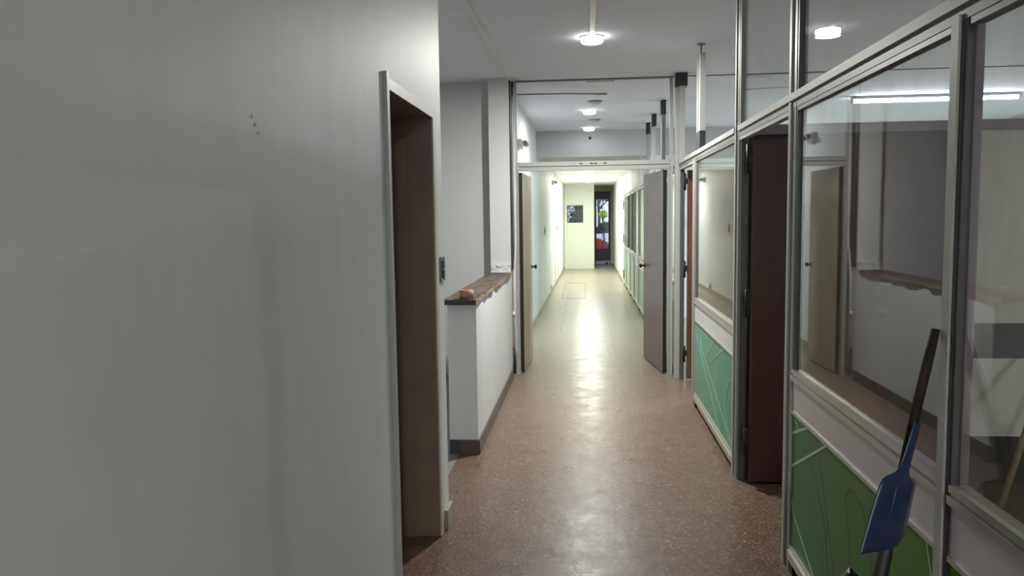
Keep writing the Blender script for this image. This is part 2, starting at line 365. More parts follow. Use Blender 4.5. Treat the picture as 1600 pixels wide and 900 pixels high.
# corridor left wall beyond, slightly out of line
bm = bm_new(); obox(bm, (-0.775, 7.80), (-0.628, 23.7), -0.18, 0, 0, ZC+0.1)
obj('wall_corridor_left', bm, M['wallfar'], kind='structure', label='bright white wall on the left of the far corridor')
bm = bm_new(); obox(bm, (-0.775, 7.80), (-0.628, 23.6), 0, 0.012, 0, 0.085)
obj('baseboard_corridor_left', bm, M['skirtpale'], kind='structure', label='beige skirting of the far corridor, left side')
struct('wall_corridor_right', [(0.88, 1.05, 18.45, 24.9, 0, ZD), (1.05, 2.6, 18.45, 18.6, 0, ZD)], M['wallfar'], 'white wall on the right of the far corridor')
struct('baseboard_corridor_right', [(0.868, 0.88, 18.45, 24.9, 0, 0.08)], M['skirtpale'], 'beige skirting of the far corridor, right side')
bm = bm_new()
obj('wall_end', (box(bm, -0.9, -0.54, 23.6, 23.8, 0, ZD), box(bm, -0.06, 0.268, 23.6, 23.8, 0, ZD), box(bm, -0.54, -0.06, 23.6, 23.8, 0, 1.38), box(bm, -0.54, -0.06, 23.6, 23.8, 1.90, ZD), bm)[-1], M['cream'], kind='structure', label='pale green end wall with a square window')
struct('wall_end_recess', [(0.0, 0.315, 26.0, 26.2, 0, ZD), (0.83, 1.3, 26.0, 26.2, 0, ZD), (0.315, 0.83, 26.0, 26.2, 2.38, ZD), (1.0, 1.15, 24.9, 26.0, 0, ZD)], M['olive'], 'olive beige wall around the street door')
struct('wall_end_left', [(-1.2, -0.9, 23.6, 26.2, 0, ZD), (-0.9, 0.0, 26.0, 26.2, 0, 1.2), (-0.9, 0.0, 26.0, 26.2, 2.1, ZD)], M['olive'], 'wall beyond the end wall')
struct('trim_pipe_end', [(-0.62, -0.565, 23.55, 23.6, 0, ZD)], M['cream'], 'square boxed pipe in the far left corner')
# office shell on the right
struct('wall_office_right', [(6.0, 6.2, -3.2, 12.3, 0, ZC)], M['dimwall'], 'outer wall of the offices')
struct('wall_office_far', [(0.95, 6.0, 12.06, 12.26, 0, 2.46)], M['wall'], 'far wall of the offices')
struct('wall_office_end', [(2.6, 2.8, 12.26, 26.0, 0, ZD)], M['wallfar'], 'wall behind the far partition')

# ceiling raceways
struct('trim_raceway', [(-0.725, -0.70, 3.88, 7.66, ZC-0.018, ZC)], M['whiteplastic'], 'white cable raceway along the ceiling above the half wall')
bm = bm_new(); box(bm, 0.04, 0.075, 1.0, 5.78, ZC-0.012, ZC)
obj('cable_raceway', bm, M['whiteplastic'], label='white cable raceway on the ceiling leading to the nearest downlight', cat='cable raceway')
bm = bm_new(); tube(bm, [(-0.74, 8.41, ZC-0.006), (-0.2, 8.45, ZC-0.006), (0.22, 8.54, ZC-0.006)], 0.006, 6); box(bm, 0.13, 0.24, 8.52, 8.55, ZC-0.014, ZC)
obj('ceiling_cable', bm, M['greyplastic'], label='thin dark cable crossing the ceiling behind the transom, ending near the middle', cat='cable')
bm = bm_new(); box(bm, 0.02, 0.29, 7.70, 7.74, ZC-0.02, ZC, bev=0.004)
obj('ceiling_bracket', bm, M['whiteplastic'], label='grey flat strip on the ceiling just behind the top of the transom', cat='bracket')

# ------------------------------------------------------------------ lights
def downlight(x, y, z, r, power, lens, label, col=(1, 0.97, 0.90)):
    e = empty('ceiling_downlight', (x, y, z), label, 'ceiling light', 'round ceiling lights along the corridor')
    b = bm_new(); lathe(b, (x, y, z), [(r, -0.001), (r, -0.009), (r*0.98, -0.011), (r*0.95, -0.011), (r*0.95, -0.001)], 32, closed=True)
    obj('rim', b, M['whiteplastic'], e)
    b = bm_new(); lathe(b, (x, y, z), [(0, -0.012), (r*0.92, -0.012), (r*0.92, -0.036), (r*0.82, -0.046), (r*0.5, -0.050), (0, -0.052)], 32)
    obj('lens', b, lens, e, label='glowing white lens')
    ld = bpy.data.lights.new('downlight_lamp', 'AREA'); ld.shape = 'DISK'; ld.size = r*1.7; ld.energy = power; ld.color = col
    lo = bpy.data.objects.new('downlight_lamp', ld); COL.objects.link(lo); lo.parent = e; lo.location = (0, 0, -0.056)
downlight(0.057, 5.87, ZC, 0.088, P_NEAR, M['lamp'], 'large round ceiling light nearest the viewer, in front of the transom')
downlight(0.45, -2.3, ZC, 0.088, P_BACK_FILL, M['lampfar'], 'added unseen fill light behind the viewer')  # added out of view to brighten the left wall and jamb
downlight(0.06, 9.82, ZC, 0.085, P_MID, M['lampmid'], 'round ceiling light first behind the transom', (0.96, 1, 0.97))
downlight(0.065, 11.70, ZC, 0.085, P_MID*0.02, M['lampmid'], 'round ceiling light second behind the transom, in front of the beam', (0.96, 1, 0.97))
for yy, lb in ((16.9, 'round far ceiling light nearest after the beam'), (19.2, 'middle one of the three far ceiling lights'), (21.2, 'round far ceiling light closest to the end wall')):
    downlight(0.10, yy, ZD, 0.10, P_FAR, M['lampfar'], lb, (0.95, 1, 0.86))
for yy, xx, lb in ((9.08, 0.115, 'flat round detector on the ceiling just ahead of the first light behind the transom'), (10.8, 0.13, 'flat round detector on the ceiling between the two lights behind the transom')):
    e = empty('smoke_detector', (xx, yy, ZC), lb, 'smoke detector', 'detectors on the ceiling')
    b = bm_new(); lathe(b, (xx, yy, ZC), [(0, -0.006), (0.085, -0.006), (0.085, 0), (0, 0)], 28); obj('base_plate', b, M['greyplastic'], e)
    b = bm_new(); lathe(b, (xx, yy, ZC), [(0, -0.006), (0.07, -0.006), (0.072, -0.03), (0.05, -0.042), (0, -0.044)], 28); obj('housing', b, M['whiteplastic'], e)
b = bm_new(); lathe(b, (0.08, 12.03, 2.74), [(0, 0.0), (0.02, 0.0), (0.02, 0.03), (0, 0.03)], 16, axis='Y')
obj('wall_plug', b, M['black'], label='tiny dark spot plug on the face of the ceiling beam', cat='plug')
def batten(x0, x1, lb):
    y, z = 9.28, ZC
    e = empty('tube_light', ((x0+x1)/2, y, z), lb, 'tube light', 'tube lights in the office')
    b = bm_new(); box(b, x0, x1, y-0.03, y+0.03, z-0.035, z-0.001, bev=0.004); obj('batten', b, M['whiteplastic'], e)
    for s in (x0+0.006, x1-0.030):
        b = bm_new(); box(b, s, s+0.024, y-0.018, y+0.018, z-0.075, z-0.035, bev=0.003); obj('lamp_holder', b, M['whiteplastic'], e)
    b = bm_new(); tube(b, [(x0+0.03, y, z-0.058), (x1-0.03, y, z-0.058)], 0.016, 16); obj('tube', b, M['tube'], e, label='glowing fluorescent tube')
    ld = bpy.data.lights.new('tube_lamp', 'AREA'); ld.shape = 'RECTANGLE'; ld.size = x1-x0-0.1; ld.size_y = 0.05; ld.energy = P_TUBE; ld.color = (0.80, 0.90, 1.0)
    lo = bpy.data.objects.new('tube_lamp', ld); COL.objects.link(lo); lo.parent = e; lo.location = (0, 0, -0.085)
def far_office_fill():
    downlight(1.9, 15.2, ZD, 0.10, P_FAR, M['lampfar'], 'added unseen fill light in the far office behind the partition', (0.95, 1, 0.95))  # added fill, never in view, so the far glazing reads lighter
far_office_fill()
downlight(4.6, 2.6, ZC, 0.088, P_OFFICE_FILL, M['lampfar'], 'added unseen fill light in the near office')  # added off to the right to lift the pale cross partition
batten(2.99, 4.10, 'long lit fluorescent tube on the office ceiling, left one')
batten(4.13, 4.81, 'shorter lit fluorescent tube on the office ceiling, beyond the mauve post')

# ------------------------------------------------------------------ left doorway (door_1)
D1 = empty('door_1', (-0.78, 3.25, 0), 'doorway in the left wall with cream frame and deep brown jamb', kind='structure')
bm = bm_new()
box(bm, XL-0.004, XL+0.004, 3.655, 3.715, 0, 2.062); box(bm, XL-0.004, XL+0.004, 2.80, 2.838, 0, 2.062); box(bm, XL-0.004, XL+0.004, 2.838, 3.655, 2.022, 2.062)
obj('frame_face', bm, M['creamframe'], D1, label='cream painted face of the frame')
bm = bm_new(); box(bm, XL-0.002, XL+0.014, 2.765, 2.80, 0, 2.075)
obj('frame_edge', bm, M['alu'], D1, label='grey raised edge strip')
bm = bm_new()
box(bm, -0.83, XL-0.004, 3.655, 3.715, 0, 2.022); box(bm, -0.905, -0.83, 3.645, 3.715, 0, 2.022); box(bm, -0.905, XL-0.004, 2.80, 3.715, 2.022, 2.06); box(bm, -0.905, XL-0.004, 2.80, 2.838, 0, 2.022)
obj('jamb', bm, M['jamb'], D1, label='deep brown painted jamb')
bm = bm_new(); box(bm, -1.64, -0.915, 3.60, 3.64, 0.01, 2.0, bev=0.003)
obj('leaf', bm, M['brown'], D1, label='dark door leaf folded back inside')
for z in (0.25, 1.05, 1.75):
    b = bm_new(); tube(b, [(-0.912, 3.632, z-0.05), (-0.912, 3.632, z+0.05)], 0.008, 8); obj('hinge', b, M['chrome'], D1)
# small switch box at the corner of the left wall
e = empty('switch_box', (XL, 3.81, 1.3), 'grey recessed switch box on the corner of the left wall beside the cream doorway', 'switch box')
b = bm_new()
for q in ((3.765, 3.772), (3.858, 3.865)): box(b, XL, XL+0.008, q[0], q[1], 1.24, 1.365)
box(b, XL, XL+0.008, 3.772, 3.858, 1.24, 1.248); box(b, XL, XL+0.008, 3.772, 3.858, 1.357, 1.365)
obj('frame', b, M['greyplastic'], e)
b = bm_new(); box(b, XL, XL+0.003, 3.772, 3.858, 1.248, 1.357); obj('back_plate', b, M['greyplastic'], e)
b = bm_new(); box(b, XL+0.003, XL+0.012, 3.80, 3.855, 1.262, 1.30, bev=0.002); box(b, XL+0.003, XL+0.012, 3.80, 3.855, 1.308, 1.345, bev=0.002); obj('rocker', b, M['blackplastic'], e)

# ------------------------------------------------------------------ half wall cap, tape, pipe
e = empty('cap_board', (-0.80, 6.15, 1.0), 'weathered dark wooden cap board lying on the half wall', 'cap board')
b = bm_new()
pts_r = [(-0.697+0.004*math.sin(k*2.1)-0.010*(k % 5 == 3), 4.88+k*0.1375) for k in range(19)]
prism(b, [(-0.905, 4.88)] + pts_r + [(-0.905, 7.36)], 1.004, 1.036)
obj('board', b, M['capwood'], e)
b = bm_new()
for k in range(18):
    y0, y1 = 4.88+k*0.1375, 4.88+(k+1)*0.1375; dz = 0.006*math.sin(k*1.7)
    prism(b, [(pts_r[k][0]-0.001, y0), (pts_r[k][0]+0.006, y0), (pts_r[k+1][0]+0.006, y1), (pts_r[k+1][0]-0.001, y1)], 1.002+abs(dz), 1.034-abs(dz))
obj('edge_strip', b, M['capedge'], e, label='raw splintered edge')
b = bm_new(); box(b, -0.905, -0.697, 4.872, 4.88, 1.004, 1.036); obj('end_strip', b, M['black'], e, label='blackened end grain')
e = empty('tape_roll', (-0.765, 4.96, 1.0365), 'roll of brown parcel tape lying on the near end of the wooden cap', 'tape roll')
b = bm_new(); lathe(b, (-0.765, 4.96, 1.037), [(0.032, 0), (0.046, 0), (0.046, 0.056), (0.032, 0.056)], 36, closed=True); obj('tape', b, M['tape'], e)
b = bm_new(); lathe(b, (-0.765, 4.96, 1.037), [(0.029, -0.0005), (0.0318, -0.0005), (0.0318, 0.058), (0.029, 0.058)], 36, closed=True); obj('core', b, M['tapecore'], e, label='red inner core')
b = bm_new(); box(b, -0.90, -0.712, 7.41, 7.449, 1.001, 1.10)
bmesh.ops.subdivide_edges(b, edges=b.edges[:], cuts=7, use_grid_fill=True)
for v in b.verts:
    if v.co.y < 7.44: v.co += Vector((0, -abs(noise.noise(v.co*28))*0.022, noise.noise(v.co*21)*0.018 if v.co.z > 1.02 else 0))
obj('broken_plaster', b, M['broken'], label='rough chunk of broken white plaster where cap board meets the pilaster', cat='plaster')
e = empty('conduit_pipe', (-0.695, 7.55, 0), 'thin white conduit running down beside the left post of the transom', 'pipe')
b = bm_new(); tube(b, [(-0.694, 7.52, 0.28), (-0.690, 7.55, 1.0), (-0.678, 7.60, 1.3), (-0.678, 7.60, 2.8)], 0.010, 10); obj('pipe', b, M['whiteplastic'], e)
b = bm_new(); tube(b, [(-0.694, 7.52, 0.60), (-0.694, 7.52, 0.64)], 0.015, 10); obj('clip', b, M['whiteplastic'], e)
b = bm_new(); tube(b, [(-0.694, 7.52, 0.03), (-0.70, 7.52, 0.08), (-0.692, 7.515, 0.15), (-0.697, 7.52, 0.29)], [0.014, 0.018, 0.012, 0.011], 10); obj('broken_foot', b, M['black'], e, label='dark broken lower end')

# ------------------------------------------------------------------ transom screen with double doors
T = empty('transom_screen', (0.06, 7.66, 0), 'grey aluminium door frame with open transom across the corridor', 'door frame')
YT = 7.66
def part_boxes(name, boxes, mat, parent, label=None, bev=0.0):
    b = bm_new()
    for q in boxes: box(b, *q, bev=bev)
    return obj(name, b, mat, parent, label=label)
part_boxes('post', [(-0.683, -0.668, YT-0.03, YT+0.03, 0, ZC), (-0.668, -0.655, YT-0.02, YT+0.02, 0, ZC), (-0.655, -0.646, YT-0.03, YT+0.03, 0, 2.03)], M['alu'], T)
part_boxes('post', [(0.790, 0.806, YT-0.03, YT+0.03, 0, 2.03), (0.806, 0.818, YT-0.02, YT+0.02, 0, ZC), (0.818, 0.836, YT-0.03, YT+0.03, 0, ZC)], M['alu'], T)
part_boxes('transom_bar', [(-0.655, 0.806, YT-0.03, YT+0.03, 2.045, 2.085), (-0.646, 0.790, YT-0.022, YT+0.03, 2.0, 2.030), (-0.646, 0.79, YT-0.015, YT+0.02, 2.030, 2.045)], M['alu'], T)
part_boxes('top_channel', [(-0.655, 0.806, YT-0.012, YT+0.012, ZC-0.012, ZC-0.001)], M['alu'], T)
for x in (-0.05, 0.05, 0.09, 0.18): part_boxes('bolt', [(x, x+0.028, YT-0.034, YT-0.029, 2.058, 2.068)], M['blackplastic'], T)
part_boxes('top_block', [(-0.700, -0.684, YT-0.03, YT+0.03, 2.72, ZC-0.002)], M['blackplastic'], T, 'black packing block')
# black strip painting in the shade of the gap beside the left post
struct('trim_shadow_strip', [(-0.709, -0.696, 7.46, 7.62, 1.05, 2.84)], M['blackplastic'], 'dark strip standing in for the shaded gap beside the left transom post')

def door_leaf(name, hinge, end, thick, z1, mat, label, knob_side=1, knob_z=1.02, side=1):
    """leaf in plan from hinge to end"""
    a, b_ = Vector(hinge), Vector(end); d = (b_-a).normalized(); n = Vector((d.y, -d.x))*side
    e = empty(name, (a.x, a.y, 0), label, kind='structure')
    b = bm_new(); q = [a, b_, b_+n*thick, a+n*thick]; prism(b, [(v.x, v.y) for v in q], 0.012, z1); obj('leaf', b, mat, e)
    b = bm_new(); q = [a-d*0.002, a+d*0.004, a+d*0.004+n*thick, a-d*0.002+n*thick]
    q = [a-d*0.003-n*0.0, a, a+n*thick, a-d*0.003+n*thick]; prism(b, [(v.x, v.y) for v in q], 0.012, z1); obj('edge_strip', b, M['black'], e, label='black edge')
    k = b_ - d*0.06
    for s, off in ((1, 0), (-1, 1)):
        base = k + n*(thick*off); dirn = n*(-s)
        b = bm_new(); tube(b, [(*(base+dirn*0.001), knob_z), (*(base+dirn*0.006), knob_z)], 0.026, 18); obj('rose', b, M['black'], e)
        b = bm_new(); tube(b, [(*(base+dirn*t), knob_z) for t in (0.006, 0.03, 0.036, 0.05, 0.058, 0.060)], [0.009, 0.009, 0.020, 0.026, 0.020, 0.008], 18); obj('knob', b, M['black'], e)
    return e
door_leaf('door_2', (-0.648, 7.70), (-0.618, 8.52), 0.036, 1.99, M['tandoor'], 'left leaf of the double door, folded back and seen edge on', side=1)
R2 = door_leaf('door_3', (0.786, 7.70), (0.665, 8.57), 0.036, 1.99, M['mauve'], 'right leaf of the double door, mauve brown, standing half open', side=-1)

# ------------------------------------------------------------------ corridor partition on the right
DP = 0.05
def hinge3(par, x, y, zs=(1.86, 1.05, 0.25)):
    for z in zs:
        b = bm_new(); box(b, x-0.006, x+0.010, y-0.012, y+0.002, z-0.075, z+0.075); tube(b, [(x-0.006, y-0.010, z-0.08), (x-0.006, y-0.010, z+0.08)], 0.009, 10)
        box(b, x+0.008, x+0.022, y-0.010, y-0.004, z-0.02, z+0.035)
        obj('hinge', b, M['black'], par)
def post(par, y0, y1, z0, z1, name='post', chan='alumid'):
    """channel post: bright lip on its far side, recessed channel in shade-toned aluminium, thin bead nearest"""
    w = y1-y0; lip = min(0.032, w*0.4)
    b = bm_new(); box(b, XR-0.002, XR+DP, y1-lip, y1, z0, z1)
    o = obj(name, b, M['alu'], par)
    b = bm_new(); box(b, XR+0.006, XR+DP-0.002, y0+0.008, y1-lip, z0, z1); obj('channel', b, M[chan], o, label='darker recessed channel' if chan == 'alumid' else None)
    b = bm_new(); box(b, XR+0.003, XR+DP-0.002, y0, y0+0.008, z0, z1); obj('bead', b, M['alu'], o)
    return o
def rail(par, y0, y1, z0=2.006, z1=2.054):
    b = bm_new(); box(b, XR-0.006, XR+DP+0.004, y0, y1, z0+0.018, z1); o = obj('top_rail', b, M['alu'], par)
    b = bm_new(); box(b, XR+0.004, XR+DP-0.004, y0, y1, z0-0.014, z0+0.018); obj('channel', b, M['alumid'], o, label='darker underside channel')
def infill(par, y0, y1, green, lines=None, dark=None, foot=True, glz=True, bead=0.018):
    """dado: bottom rail, green print, white board, double silver rail, glass above"""
    part_boxes('bottom_rail', [(XR-0.004, XR+DP, y0, y1, 0.060, 0.095), (XR+0.004, XR+DP-0.006, y0, y1, 0.095, 0.118)], M['silver'], par)
    if foot:
        for yy in (y0, y1-0.05):
            part_boxes('foot', [(XR+0.006, XR+DP-0.006, yy, yy+0.05, 0, 0.060)], M['black'], par, bev=0.003)
        part_boxes('plinth', [(XR+0.022, XR+0.030, y0+0.05, y1-0.05, 0.0, 0.060)], M['skirt'], par)
    b = bm_new(); xp = XR+0.012; box(b, xp, xp+0.012, y0, y1, 0.118, 0.700)
    for k, (w, pts) in enumerate(lines or []): strip_yz(b, xp, pts, w, 0.0012+0.0002*k, 1)
    for k, (w, pts) in enumerate(dark or []): strip_yz(b, xp, pts, w, 0.0005+0.0001*k, 2)
    g = {'A': M['greenA'], 'B': M['greenB'], 'C': M['greenC']}[green]
    obj('green_panel', b, [g, M['lineA'] if green == 'A' else M['lineP'], M['lineD']], par, label='green printed panel with thin pale lines' if green != 'C' else 'plain pale green panel')
    part_boxes('panel_bead', [(XR+0.004, XR+DP-0.010, y0, y1, 0.700, 0.714)], M['silver'], par)
    part_boxes('white_panel', [(XR+0.010, XR+0.024, y0, y1, 0.714, 0.846)], M['whiteboard'], par, 'white board strip')
    part_boxes('sill_rail', [(XR-0.002, XR+DP, y0, y1, 0.846, 0.866), (XR+0.008, XR+DP-0.010, y0, y1, 0.866, 0.874), (XR+0.002, XR+DP-0.004, y0, y1, 0.874, 0.892)], M['silver'], par)
    if glz:
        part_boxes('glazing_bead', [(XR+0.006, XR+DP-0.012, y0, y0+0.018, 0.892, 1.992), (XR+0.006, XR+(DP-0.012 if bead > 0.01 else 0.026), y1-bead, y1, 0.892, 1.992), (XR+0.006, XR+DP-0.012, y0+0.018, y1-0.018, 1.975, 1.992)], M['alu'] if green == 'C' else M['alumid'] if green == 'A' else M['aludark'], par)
        part_boxes('glass_pane', [(XR+0.018, XR+0.023, y0+0.018, y1-0.018, 0.892, 1.975)], M['glass'] if green != 'B' else M['gdirty'], par, 'clear glass with dusty smears')

linesA = [(0.012, [(6.15, 0.62), (5.978, 0.515), (4.923, 0.200), (4.80, 0.13)]), (0.010, [(6.30, 0.60), (6.1, 0.50), (5.2, 0.13)]), (0.012, [(5.064, 0.694), (5.663, 0.485)]), (0.012, [(5.418, 0.692), (5.815, 0.50)]),
          (0.012, [(4.745, 0.561), (4.85, 0.53), (4.934, 0.455), (4.985, 0.34), (4.95, 0.29), (4.90, 0.22), (4.748, 0.15)])]
linesB = [(0.011, [(3.378, 0.47), (2.909, 0.698)]), (0.011, [(3.378, 0.615), (3.153, 0.698)]), (0.005, [(3.372, 0.698), (3.291, 0.655)]), (0.006, [(3.372, 0.32), (3.326, 0.259), (3.015, 0.122)]), (0.006, [(2.06, 0.698), (1.995, 0.55)])]
darkB = [(0.020, [(3.208, 0.60), (3.05, 0.52), (2.907, 0.375), (2.87, 0.22)]), (0.018, [(3.0, 0.62), (2.91, 0.45), (2.84, 0.33), (2.78, 0.20)]),
         (0.018, [(2.60, 0.20), (2.64, 0.35), (2.66, 0.47), (2.70, 0.58), (2.66, 0.63), (2.60, 0.625), (2.53, 0.60), (2.47, 0.53), (2.43, 0.42)]), (0.008, [(2.35, 0.69), (2.30, 0.5), (2.33, 0.3)])]

# bay A: between the two office doorways
A = empty('glazed_partition', (XR, 5.5, 0), 'glazed partition bay with teal green lower panel between the two office doors', 'partition', 'bays of the aluminium corridor partition')
post(A, 4.60, 4.70, 0, ZC); post(A, 6.37, 6.47, 0, 2.006)
rail(A, 4.70, 7.44); infill(A, 4.70, 6.37, 'A', linesA)
# bay B: big pane nearest
B = empty('glazed_partition', (XR, 2.7, 0), 'nearest big glazed partition bay with grass green lower panel, broomstick leaning on it', 'partition', 'bays of the aluminium corridor partition')
post(B, 3.385, 3.485, 0, ZC); part_boxes('post', [(XR-0.002, XR+0.006, 1.953, 1.99, 0, 2.006)], M['alu'], B)
part_boxes('channel', [(XR+0.006, XR+0.028, 1.953, 1.985, 0, 2.006)], M['plum'], B, 'dark plum bronze channel')
rail(B, -0.45, 4.60); infill(B, 1.99, 3.385, 'B', linesB, darkB)
part_boxes('upper_pane', [(XR+0.018, XR+0.023, 1.0, 3.385, 2.054, ZC-0.002)], M['glass'], B, 'upper glass pane')
part_boxes('upper_bead', [(XR+0.006, XR+DP-0.012, 3.367, 3.385, 2.054, ZC-0.002), (XR+0.006, XR+DP-0.012, 1.0, 1.02, 2.054, ZC-0.002)], M['aludark'], B)
# bay C: partly outside the frame
Cb = empty('glazed_partition', (XR, 1.3, 0), 'glazed partition bay at the right edge, only its far end in view', 'partition', 'bays of the aluminium corridor partition')
part_boxes('post', [(XR+0.006, XR+0.026, 1.930, 1.951, 0, 2.006), (XR+0.003, XR+0.006, 1.938, 1.943, 0, 2.006)], M['plum'], Cb, 'dark plum bronze post'); post(Cb, 0.30, 0.40, 0, 2.006)
infill(Cb, 0.40, 1.930, 'B', bead=0.005)
post(Cb, -0.45, -0.35, 0, ZC)
infill(Cb, -0.35, 0.30, 'B')
# pane above the near doorway
part_boxes('upper_pane', [(XR+0.018, XR+0.023, 3.485, 4.60, 2.054, ZC-0.002)], M['glass'], A, 'upper glass pane over the near doorway')
part_boxes('upper_bead', [(XR+0.006, XR+DP-0.012, 4.575, 4.60, 2.054, ZC-0.002)], M['alu'], A)
part_boxes('lintel', [(XR+0.006, XR+DP-0.01, 3.485, 4.60, 1.972, 1.992), (XR+0.006, XR+DP-0.01, 6.47, 7.44, 1.972, 1.992)], M['alu'], A)
part_boxes('jamb', [(XR+0.012, XR+0.045, 4.565, 4.60, 0, 1.972), (XR+0.012, XR+0.045, 7.41, 7.44, 0, 1.972)], M['aludark'], A, 'grey door jamb')
# big corner post next to the transom
CP = empty('corner_post', (0.885, 7.55, 0), 'tall grey aluminium corner post with black top, right of the transom', 'post')
part_boxes('post', [(0.842, 0.868, 7.50, 7.56, 0, 2.74), (0.872, 0.925, 7.44, 7.52, 0, 2.74), (0.864, 0.876, 7.49, 7.53, 0, 2.74)], M['alu'], CP)
part_boxes('top_cap', [(0.838, 0.945, 7.43, 7.56, 2.74, ZC-0.002)], M['blackplastic'], CP, 'black top block')
# jack posts above the rail
def jack_post(y, z0, z1, lb, foot=True, x=0.895, w=0.034):
    e = empty('jack_post', (x, y, z0), lb, 'post', 'short aluminium posts above the partition rail')
    part_boxes('shaft', [(x-0.02, x+0.02, y-w, y-w*0.3, z0+(0.14 if foot else 0), z1), (x-0.014, x+0.014, y-w*0.3, y+w*0.3, z0+(0.14 if foot else 0), z1), (x-0.02, x+0.02, y+w*0.3, y+w, z0+(0.14 if foot else 0), z1)], M['alujack'], e)
    if foot: part_boxes('foot', [(x-0.022, x+0.022, y-w-0.001, y+w+0.001, z0, z0+0.14)], M['blackplastic'], e, 'black foot block')
    return e
J = jack_post(6.24, 2.054, 2.775, 'single grey post above the rail with black foot and a screw jack at its top', w=0.10)
b = bm_new(); tube(b, [(0.895, 6.24, 2.775), (0.895, 6.24, 2.85)], 0.006, 10); lathe(b, (0.895, 6.24, 2.85), [(0, 0), (0.03, 0), (0.03, 0.008), (0, 0.008)], 20); lathe(b, (0.895, 6.24, 2.78), [(0, 0), (0.013, 0), (0.013, 0.01), (0, 0.01)], 6)
obj('screw_jack', b, M['greyplastic'], J)
for yy, lb in ((9.2, 'first short post with black top seen through the transom, nearest'), (10.4, 'middle short post with black top seen through the transom'), (11.35, 'third short post with black top seen through the transom, beside the beam')):
    q = jack_post(yy, 2.054, 2.70, lb, foot=False, w=0.08)
    part_boxes('core', [(0.884, 0.906, yy-0.05, yy+0.05, 2.70, ZC-0.01)], M['alujack'], q)
    part_boxes('top_cap', [(0.868, 0.884, yy-0.082, yy+0.082, 2.70, ZC-0.002), (0.906, 0.920, yy-0.082, yy+0.082, 2.70, ZC-0.002)], M['blackplastic'], q, 'black top block')

# office door leaves opened into the offices
def office_door(name, y, x0, x1, mat, lb):
    e = empty(name, (x0, y, 0), lb, kind='structure')
    b = bm_new(); box(b, x0, x1, y, y+0.036, 0.012, 1.968, bev=0.002); obj('leaf', b, mat, e)
    hinge3(e, x0-0.022, y+0.004)
    for s, yy in ((-1, y), (1, y+0.036)):
        b = bm_new(); tube(b, [(x1-0.06, yy+s*t, 1.0) for t in (0.0, 0.006, 0.0061, 0.03, 0.036, 0.05, 0.058, 0.06)], [0.026, 0.026, 0.009, 0.009, 0.02, 0.026, 0.02, 0.008], 16); obj('knob', b, M['black'], e)
    return e
office_door('door_4', 4.50, 0.932, 1.70, M['brown'], 'dark brown office door leaf opened inward, nearest doorway on the right')
office_door('door_5', 7.40, 0.945, 1.72, wood('red_brown_door', (0.11, 0.042, 0.026), (0.19, 0.08, 0.05), 0.35), 'red brown office door leaf opened inward beside the transom')

# far run of the partition
ys = [7.62, 9.2, 10.4, 11.5, 13.06, 14.26, 15.47, 16.9]
for i, (a, b_) in enumerate(zip(ys, ys[1:])):
    hid = b_ < 13
    e = empty('glazed_partition', (XR, (a+b_)/2, 0), ['far glazed bay just behind the open double door leaf', 'far glazed bay second behind the double door', 'far glazed bay third behind the double door', 'far pale green bay half hidden by the mauve door leaf', 'far pale green bay second in view past the mauve door', 'far pale green bay third in view past the mauve door', 'farthest pale green glazed bay next to the hinged door'][i], 'partition', 'bays of the aluminium corridor partition')
    post(e, b_-0.06, b_, 0, 2.006, chan='alu'); rail(e, a, b_); infill(e, a, b_-0.06, 'C')
struct('wall_above_partition', [(0.885, 0.93, 12.26, 18.45, 2.054, ZD)], M['wallfar'], 'white boards above the far partition')
struct('trim_board_joint', [(0.881, 0.886, y-0.012, y+0.012, 2.054, ZD) for y in (13.06, 14.9, 16.9, 18.40)], M['alu'], 'vertical cover strips on the white boards')
e = empty('door_6', (XR, 17.4, 0), 'far office door with pale green lower panel and black hinges', kind='structure')
post(e, 17.80, 17.88, 0, 2.006, 'frame_post'); rail(e, 16.9, 18.45); infill(e, 16.9, 17.80, 'C', foot=False)
part_boxes('side_panel', [(XR+0.005, XR+DP, 17.88, 18.45, 0, 2.006)], M['wallfar'], e)
for z in (1.80, 1.05, 0.25):
    part_boxes('hinge', [(XR-0.014, XR-0.001, 17.80, 17.90, z-0.09, z+0.09)], M['black'], e)

# ------------------------------------------------------------------ cross partition inside the near office
struct('wall_office_cross', [(0.93, 2.10, 4.60, 4.66, 0, 2.0)], M['darkpanel'], 'dark boarded cross partition inside the office')
struct('trim_office_rail', [(0.925, 6.0, 4.585, 4.675, 2.0, 2.054)], M['lilac'], 'mauve top rail of the cross partition')
struct('wall_office_cross_pale', [(2.16, 6.0, 4.60, 4.66, 0.92, 2.0), (2.16, 6.0, 4.60, 4.66, 0.27, 0.72)], M['crosspale'], 'pale part of the cross partition')
struct('trim_office_band', [(2.16, 6.0, 4.60, 4.655, 0.72, 0.92), (2.16, 6.0, 4.60, 4.655, 0.0, 0.27)], M['darkpanel'], 'dark bands of the cross partition')
b = bm_new(); box(b, 2.07, 2.165, 4.55, 4.58, 0, ZC-0.002, bev=0.004)
obj('mauve_post', b, M['lilac'], label='tall mauve square post inside the office, seen through the glass', cat='post')

